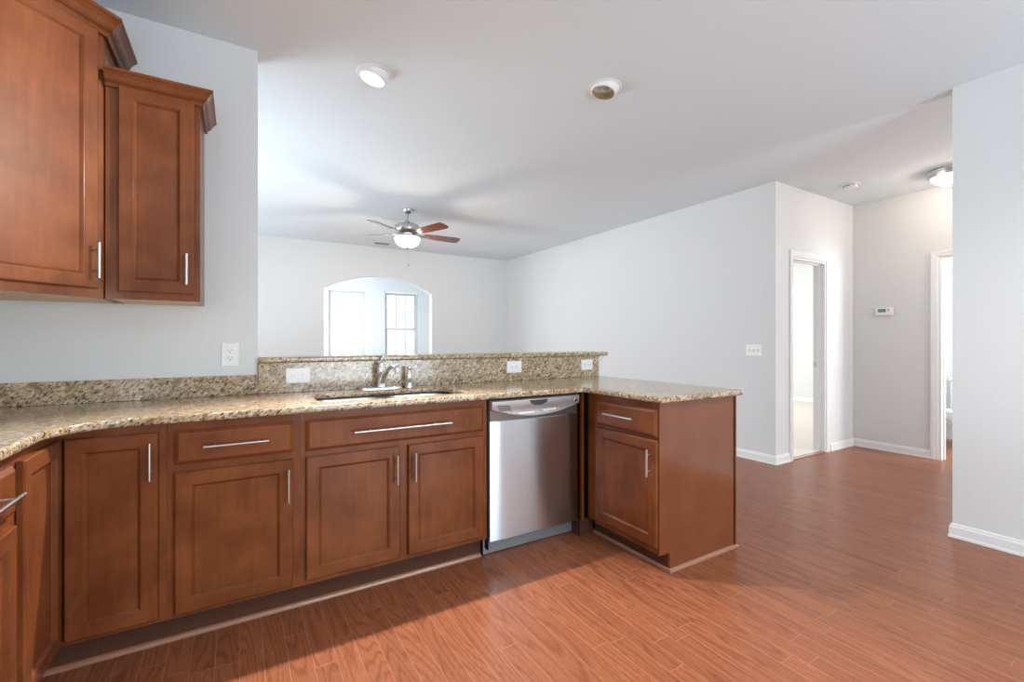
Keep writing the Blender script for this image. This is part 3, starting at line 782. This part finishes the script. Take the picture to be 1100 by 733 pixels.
# face parts in the rotated frame: local s along (1,1), front normal (1,-1)
L_ = D * math.sqrt(2)
ROT = Matrix.Translation((-D, -D, 0)) @ Matrix.Rotation(R(45), 4, 'Z')
def dpart(mb, name, mat, parent=dc, smooth=None):
    mb.bm.transform(ROT); return mb.build(name, mat, parent, smooth=smooth)
dpart(MB().box(0.0, 0.040, 0, 0.018, zb_, zt_).box(L_ - 0.040, L_, 0, 0.018, zb_, zt_).box(0.04, L_ - 0.04, 0, 0.018, zb_, 1.41).box(0.04, L_ - 0.04, 0, 0.018, 2.43, zt_), 'face_frame', M['cherry'])
dd = dpart(MB().panel(0.030, L_ - 0.030, 1.408, 2.452, DOOR, -0.001), 'door', M['cherry'])
hh = handle(dd, L_ - 0.052, 1.517, 0.14, True); hh.data.transform(ROT)
cp_path = [(-D - 0.22, -D, 2.448), (-D, -D - 0.0005, 2.448), (0.0005, -0.0005, 2.448), (0.0005, 0.307, 2.448)]
CR2 = [(a * 1.25, b_ * 1.25) for a, b_ in CR]
MB().sweep(cp_path, CR2).build('crown_moulding', M['cherry'], dc)

# ================================================================ OUTLETS AND SWITCHES (local: face -Y, x right, z up)
def duplex(root, rz=0, gfci=False):
    """two receptacles stacked along local z before rotation"""
    rm = Matrix.Rotation(rz, 4, 'Y')
    def b(mb, n, m):
        mb.bm.transform(rm); return mb.build(n, m, root)
    for s in (-1, 1):
        zc = s * 0.0195
        oc = b(MB().box(-0.0165, 0.0165, -0.0085, -0.006, zc - 0.0145, zc + 0.0145, 0.001), 'receptacle', M['plate'])
        for (x, z, w, h) in ((-0.006, zc + 0.004, 0.0022, 0.008), (0.006, zc + 0.004, 0.0022, 0.0065), (0, zc - 0.0075, 0.005, 0.005)):
            b(MB().box(x - w / 2, x + w / 2, -0.0088, -0.0084, z - h / 2, z + h / 2), 'slot', M['slot']).parent = oc
def plate(name, label, loc, w, h, rz=0, group=None):
    r = thing(name, label, 'outlet' if 'outlet' in name else 'switch', loc, rz, group)
    MB().box(-w / 2, w / 2, -0.0065, -0.0002, -h / 2, h / 2, 0.0022, 2).build('cover_plate', M['plate'], r)
    return r
o1 = plate('power_outlet', 'white duplex outlet on the bare kitchen wall below the wall cabinet', (-0.037, YW, 1.126), 0.078, 0.122)
duplex(o1)
def toggle(root, x, z=0, up=True, rm=None):
    mb = MB().box(x - 0.005, x + 0.005, -0.0075, -0.006, z - 0.012, z + 0.012)
    tg = MB(); t = MB().box(-0.004, 0.004, -0.016, 0.0, -0.005, 0.005, 0.0015).bm
    tg.merge(t, Matrix.Translation((x, -0.006, z)) @ Matrix.Rotation(R(-28 if up else 28), 4, 'X'))
    if rm: mb.bm.transform(rm); tg.bm.transform(rm)
    sl = mb.build('switch_slot', M['grey_plastic'], root)
    tg.build('toggle', M['plate'], root)
# combination plate left of sink: receptacle + switch, mounted sideways
o2 = plate('power_outlet', 'white sideways plate left of the faucet with one outlet and one switch', (0.282, 2.755, 1.006), 0.122, 0.082)
rm = Matrix.Rotation(R(90), 4, 'Y')
for s in (-1, 1):
    f = MB().box(s * 0.0215 - 0.0175, s * 0.0215 + 0.0175, -0.0078, -0.006, -0.0175, 0.0175, 0.001).build('device_face', M['plate'], o2)
    if s < 0:
        for dx in (-0.007, 0.005): MB().box(s * 0.0215 + dx - 0.001, s * 0.0215 + dx + 0.001, -0.0082, -0.0076, -0.007, 0.006).build('slot', M['grey_plastic'], f)
    else:
        MB().box(s * 0.0215 - 0.009, s * 0.0215 + 0.009, -0.0082, -0.0076, 0.006, 0.008).build('slot', M['grey_plastic'], f)
        MB().box(s * 0.0215 - 0.001, s * 0.0215 + 0.001, -0.0082, -0.0076, -0.008, 0.006).build('slot', M['grey_plastic'], f)
o3 = plate('power_outlet', 'white sideways outlet on the tall backsplash above the dishwasher', (1.677, 2.755, 1.012), 0.122, 0.082)
duplex(o3, R(90))
o4 = plate('power_outlet', 'white sideways outlet at the far right end of the tall backsplash', (2.347, 2.755, 1.010), 0.115, 0.080)
duplex(o4, R(90))
sw = plate('wall_switch', 'white triple light-switch plate on the long white wall beside the hall corner', (XR, 2.652, 1.103), 0.164, 0.116, R(-90))
for k, x in enumerate((-0.046, 0.0, 0.046)): toggle(sw, x, 0, up=(k != 2))

# thermostat on hall end wall (faces -X)
th = thing('thermostat', 'white rectangular digital thermostat with green display on the hall end wall', 'thermostat', (XH, 2.138, 1.520), R(-90))
MB().box(-0.080, 0.080, -0.026, -0.0005, -0.045, 0.043, 0.006, 3).build('thermostat_case', M['plate'], th, smooth=40)
MB().box(-0.052, 0.018, -0.0275, -0.0255, -0.012, 0.026).build('display', M['lcd'], th)
for k in range(3): MB().box(0.032, 0.050, -0.028, -0.0255, 0.014 - k * 0.014, 0.022 - k * 0.014, 0.001).build('button', M['grey_plastic'] if k < 2 else M['plate'], th)

# ================================================================ CEILING THINGS
def eyeball(label, loc, tilt_dir, lit):
    r = thing('recessed_ceiling_light', label, 'ceiling light', loc)
    MB().lathe([(0.082, 0.0), (0.084, -0.006), (0.090, -0.006), (0.100, -0.003), (0.102, -0.0003)], 40).build('trim_ring', M['trim'], r, smooth=60)
    # tilted eyeball: sphere band around an open mouth
    tilt = Matrix.Translation((0, 0, 0.018)) @ Matrix.Rotation(tilt_dir, 4, 'Z') @ Matrix.Rotation(R(-13), 4, 'Y')
    prof = []
    for a in range(-4, 37, 4): prof.append((0.089 * math.cos(R(a)), -0.089 * math.sin(R(a))))
    rm_, zm_ = prof[-1]
    prof += [(rm_ - 0.004, zm_ - 0.001)]
    MB().lathe(prof, 40, tilt).build('eyeball', M['trim'], r, smooth=60)
    inner = [(rm_ - 0.004, zm_ - 0.001), (rm_ - 0.006, zm_ + 0.02), (rm_ - 0.008, zm_ + 0.060), (0.0, zm_ + 0.061)]
    MB().lathe(inner, 40, tilt).build('baffle', M['can_inner'] if not lit else M['trim'], r, smooth=60)
    if lit:
        MB().lathe([(0.0, zm_ - 0.020), (0.018, zm_ - 0.018), (0.034, zm_ - 0.010), (0.041, zm_ + 0.004), (0.040, zm_ + 0.02), (0.025, zm_ + 0.045), (0.0, zm_ + 0.05)], 28, tilt).build('bulb', M['bulb_on'], r, smooth=60)
    else:
        MB().lathe([(0.0, zm_ + 0.018), (0.02, zm_ + 0.019), (0.034, zm_ + 0.026), (0.037, zm_ + 0.034), (0.025, zm_ + 0.05), (0.0, zm_ + 0.055)], 28, tilt).build('bulb', M['bulb_off'], r, smooth=60)
    return r
CAN1 = (0.675, 2.662, CEIL)
eyeball('lit white eyeball downlight in the ceiling above the sink', CAN1, R(165), True)
eyeball('unlit eyeball downlight with brownish inside, over the dishwasher end of the counter', (1.915, 2.078, CEIL), R(165), False)
def spot(name, loc, power, size=0.05, color=(1, 0.93, 0.84), angle=150, blend=0.5, rot=(0, 0, 0)):
    l = bpy.data.lights.new(name, 'SPOT'); l.energy = power; l.color = color; l.shadow_soft_size = size
    l.spot_size = R(angle); l.spot_blend = blend
    o = bpy.data.objects.new(name, l); o.location = loc; o.rotation_euler = rot; col.objects.link(o); return o
def point(name, loc, power, size=0.05, color=(1, 0.9, 0.78)):
    l = bpy.data.lights.new(name, 'POINT'); l.energy = power; l.color = color; l.shadow_soft_size = size
    o = bpy.data.objects.new(name, l); o.location = loc; col.objects.link(o); return o
spot('downlight_glow', (0.685, 2.62, CEIL - 0.105), 400, 0.03, (1, 0.95, 0.9), 88, 0.6, (Vector((0.25, 0.35, 0)) - Vector((0.685, 2.62, 2.64))).to_track_quat('-Z', 'Y').to_euler())
# unseen kitchen ceiling spots, no fittings
def aim(a, b): return (Vector(b) - Vector(a)).to_track_quat('-Z', 'Y').to_euler()
pA = (2.4, 0.7, CEIL - 0.03)
spot('unseen_kitchen_spot', pA, 1000, 0.12, (1, 0.95, 0.88), 27, 0.8, aim(pA, (-0.95, 2.1, 1.95)))  # added to brighten the diagonal wall cabinet
spot('unseen_kitchen_spot', (0.6, -0.9, CEIL - 0.03), 40, 0.06, (1, 0.97, 0.94), 150, 0.6)
spot('unseen_kitchen_spot', (2.1, -0.2, CEIL - 0.03), 90, 0.06, (1, 0.97, 0.94), 150, 0.6)

# smoke detector
sd = thing('smoke_detector', 'small round white smoke detector on the hall ceiling', 'smoke detector', (5.17, 2.105, CEIL))
MB().lathe([(0.0, -0.0003), (0.070, -0.0003), (0.072, -0.010), (0.066, -0.014)], 36).build('mounting_base', M['trim'], sd, smooth=40)
MB().lathe([(0.058, -0.014), (0.062, -0.022), (0.058, -0.036), (0.045, -0.042), (0.0, -0.043)], 36).build('detector_case', M['plate'], sd, smooth=40)
for k in range(8):
    a = 2 * PI * k / 8
    mb = MB().box(0.0605, 0.0625, -0.013, 0.013, -0.030, -0.025); mb.bm.transform(Matrix.Rotation(a, 4, 'Z')); mb.build('vent_slot', M['slot'], sd)
# flush hall light
fl = thing('flush_ceiling_light', 'lit dome light with nickel rim on the hall ceiling beside the right wall', 'ceiling light', (5.50, 1.46, CEIL))
MB().lathe([(0.140, -0.0003), (0.160, -0.006), (0.168, -0.016), (0.164, -0.028), (0.154, -0.034), (0.152, -0.044), (0.158, -0.050), (0.156, -0.060), (0.146, -0.066), (0.136, -0.064)], 48).build('rim', M['nickel'], fl, smooth=40)
MB().lathe([(0.138, -0.060), (0.132, -0.078), (0.112, -0.103), (0.080, -0.122), (0.04, -0.132), (0.0, -0.135)], 40).build('glass_dome', M['lit_bowl'], fl, smooth=60)
MB().lathe([(0.0, -0.134), (0.014, -0.135), (0.010, -0.142), (0.007, -0.148), (0.010, -0.154), (0.006, -0.162), (0.0, -0.163)], 20).build('finial', M['nickel'], fl, smooth=40)
point('hall_light_glow', (5.50, 1.46, CEIL - 0.10), 13, 0.05, (1, 0.84, 0.70))
# supply register
rg = thing('ceiling_register', 'small grey air register on the living room ceiling above the arch', 'vent', (1.945, 7.22, CEIL))
MB().box(-0.125, 0.125, -0.065, 0.065, -0.006, -0.0005, 0.002).build('register_frame', M['vent'], rg)
for k in range(5):
    y = -0.036 + k * 0.018
    MB().box(-0.105, 0.105, y - 0.006, y + 0.006, -0.0075, -0.0058).build('louvre', M['vent_dark'], rg)

# ceiling fan
FX, FY = 1.70, 5.20
fan = thing('ceiling_fan', 'brushed-nickel ceiling fan with five cherry blades and a lit glass bowl', 'ceiling fan', (FX, FY, CEIL))
MB().lathe([(0.0, -0.0003), (0.062, -0.0003), (0.060, -0.018), (0.050, -0.040), (0.032, -0.052), (0.014, -0.056)], 32).build('canopy', M['nickel'], fan, smooth=40)
MB().tube([(0, 0, -0.05), (0, 0, -0.175)], 0.013, 16).build('downrod', M['nickel'], fan, smooth=40)
MB().lathe([(0.022, -0.135), (0.030, -0.150), (0.034, -0.165), (0.055, -0.170), (0.110, -0.180), (0.140, -0.200), (0.146, -0.230), (0.140, -0.262), (0.120, -0.280), (0.08, -0.288), (0.0, -0.290)], 40).build('motor_housing', M['nickel'], fan, smooth=40)
MB().lathe([(0.06, -0.289), (0.075, -0.300), (0.075, -0.315), (0.146, -0.322), (0.150, -0.332), (0.142, -0.336)], 40).build('light_fitter', M['nickel'], fan, smooth=40)
MB().lathe([(0.143, -0.330), (0.146, -0.350), (0.138, -0.385), (0.112, -0.418), (0.07, -0.440), (0.0, -0.449)], 40).build('glass_bowl', M['lit_bowl'], fan, smooth=60)
MB().lathe([(0.0, -0.447), (0.018, -0.449), (0.012, -0.456), (0.008, -0.462), (0.0, -0.466)], 16).build('finial', M['nickel'], fan, smooth=40)
pcx = MB().tube([(-0.02, -0.10, -0.33), (-0.02, -0.10, -0.655)], 0.0012, 6).build('pull_chain', M['nickel'], fan)
MB().lathe([(0.0, -0.652), (0.008, -0.656), (0.011, -0.668), (0.008, -0.680), (0.0, -0.683)], 14, Matrix.Translation((-0.02, -0.10, 0))).build('chain_knob', M['grey_plastic'], pcx, smooth=40)
bl_out = [(0.20, -0.045), (0.30, -0.060), (0.45, -0.068), (0.60, -0.071), (0.645, -0.066), (0.662, -0.045), (0.668, 0.0), (0.662, 0.045), (0.645, 0.066), (0.60, 0.071), (0.45, 0.068), (0.30, 0.060), (0.20, 0.045)]
for k in range(5):
    ang = R(1 + 72 * k)
    M4 = Matrix.Rotation(ang, 4, 'Z') @ Matrix.Translation((0, 0, -0.292)) @ Matrix.Rotation(R(-13), 4, 'X')
    b_ = MB().prism(bl_out, -0.003, 0.003); b_.bm.transform(M4)
    bo = b_.build('blade', M['blade'], fan)
    ir = MB().prism([(0.09, -0.020), (0.17, -0.014), (0.22, -0.034), (0.27, -0.020), (0.285, 0.0), (0.27, 0.020), (0.22, 0.034), (0.17, 0.014), (0.09, 0.020)], -0.007, -0.0032)
    ir.bm.transform(M4); ir.build('blade_iron', M['nickel'], bo)
point('fan_light_glow', (FX, FY, CEIL - 0.385), 58, 0.06)

# ================================================================ BATHROOM
to = thing('toilet', 'white porcelain toilet seen through the bathroom doorway at right', 'toilet', (7.39, 1.70, 0), R(-90))
# local frame: facing -Y (towards the doorway), x right
def oval(cx, cy, rx, ry, z, n=28, fr=1.0):
    return [(cx + rx * math.cos(2 * PI * k / n), cy + (ry * fr if math.sin(2 * PI * k / n) < 0 else ry) * math.sin(2 * PI * k / n), z) for k in range(n)]
MB().loft([oval(0, -0.40, 0.115, 0.24, 0.0), oval(0, -0.40, 0.112, 0.235, 0.03), oval(0, -0.39, 0.095, 0.20, 0.10), oval(0, -0.40, 0.11, 0.21, 0.20), oval(0, -0.44, 0.165, 0.25, 0.30), oval(0, -0.46, 0.182, 0.265, 0.36), oval(0, -0.46, 0.184, 0.268, 0.385), oval(0, -0.46, 0.17, 0.25, 0.392)]).build('toilet_bowl', M['porcelain'], to, smooth=60)
MB().loft([oval(0, -0.455, 0.185, 0.272, 0.393), oval(0, -0.455, 0.188, 0.275, 0.403), oval(0, -0.455, 0.183, 0.27, 0.411)]).build('seat', M['porcelain'], to, smooth=40)
MB().loft([oval(0, -0.452, 0.183, 0.27, 0.412), oval(0, -0.452, 0.186, 0.273, 0.421), oval(0, -0.452, 0.17, 0.25, 0.431)]).build('lid', M['porcelain'], to, smooth=40)
MB().box(-0.22, 0.22, -0.20, -0.012, 0.38, 0.725, 0.025, 3).build('tank', M['porcelain'], to, smooth=40)
MB().box(-0.23, 0.23, -0.212, -0.008, 0.726, 0.762, 0.012, 3).build('tank_lid', M['porcelain'], to, smooth=40)
MB().tube([(-0.16, -0.195, 0.67), (-0.16, -0.215, 0.67), (-0.09, -0.222, 0.662)], [0.012, 0.010, 0.007], 10).build('flush_lever', M['chrome'], to, smooth=50)

# ================================================================ unseen door added on the partition wall for the dishwasher's dark reflection
d3 = s_empty('added_door')
d3.location = (XWg, -0.24, 0); d3.rotation_euler = (0, 0, R(-90))
MB().panel(0.0, 0.94, 0.01, 2.05, [(0, -0.035), (0.004, -0.040), (0.11, -0.040), (0.12, -0.032), (0.13, -0.030)], -0.001).build('added_door_slab', M['cherry'], d3)
MB().tube([(0.07, -0.041, 0.95), (0.07, -0.085, 0.95), (0.17, -0.085, 0.95)], 0.010, 12).build('added_door_handle', M['nickel'], d3)
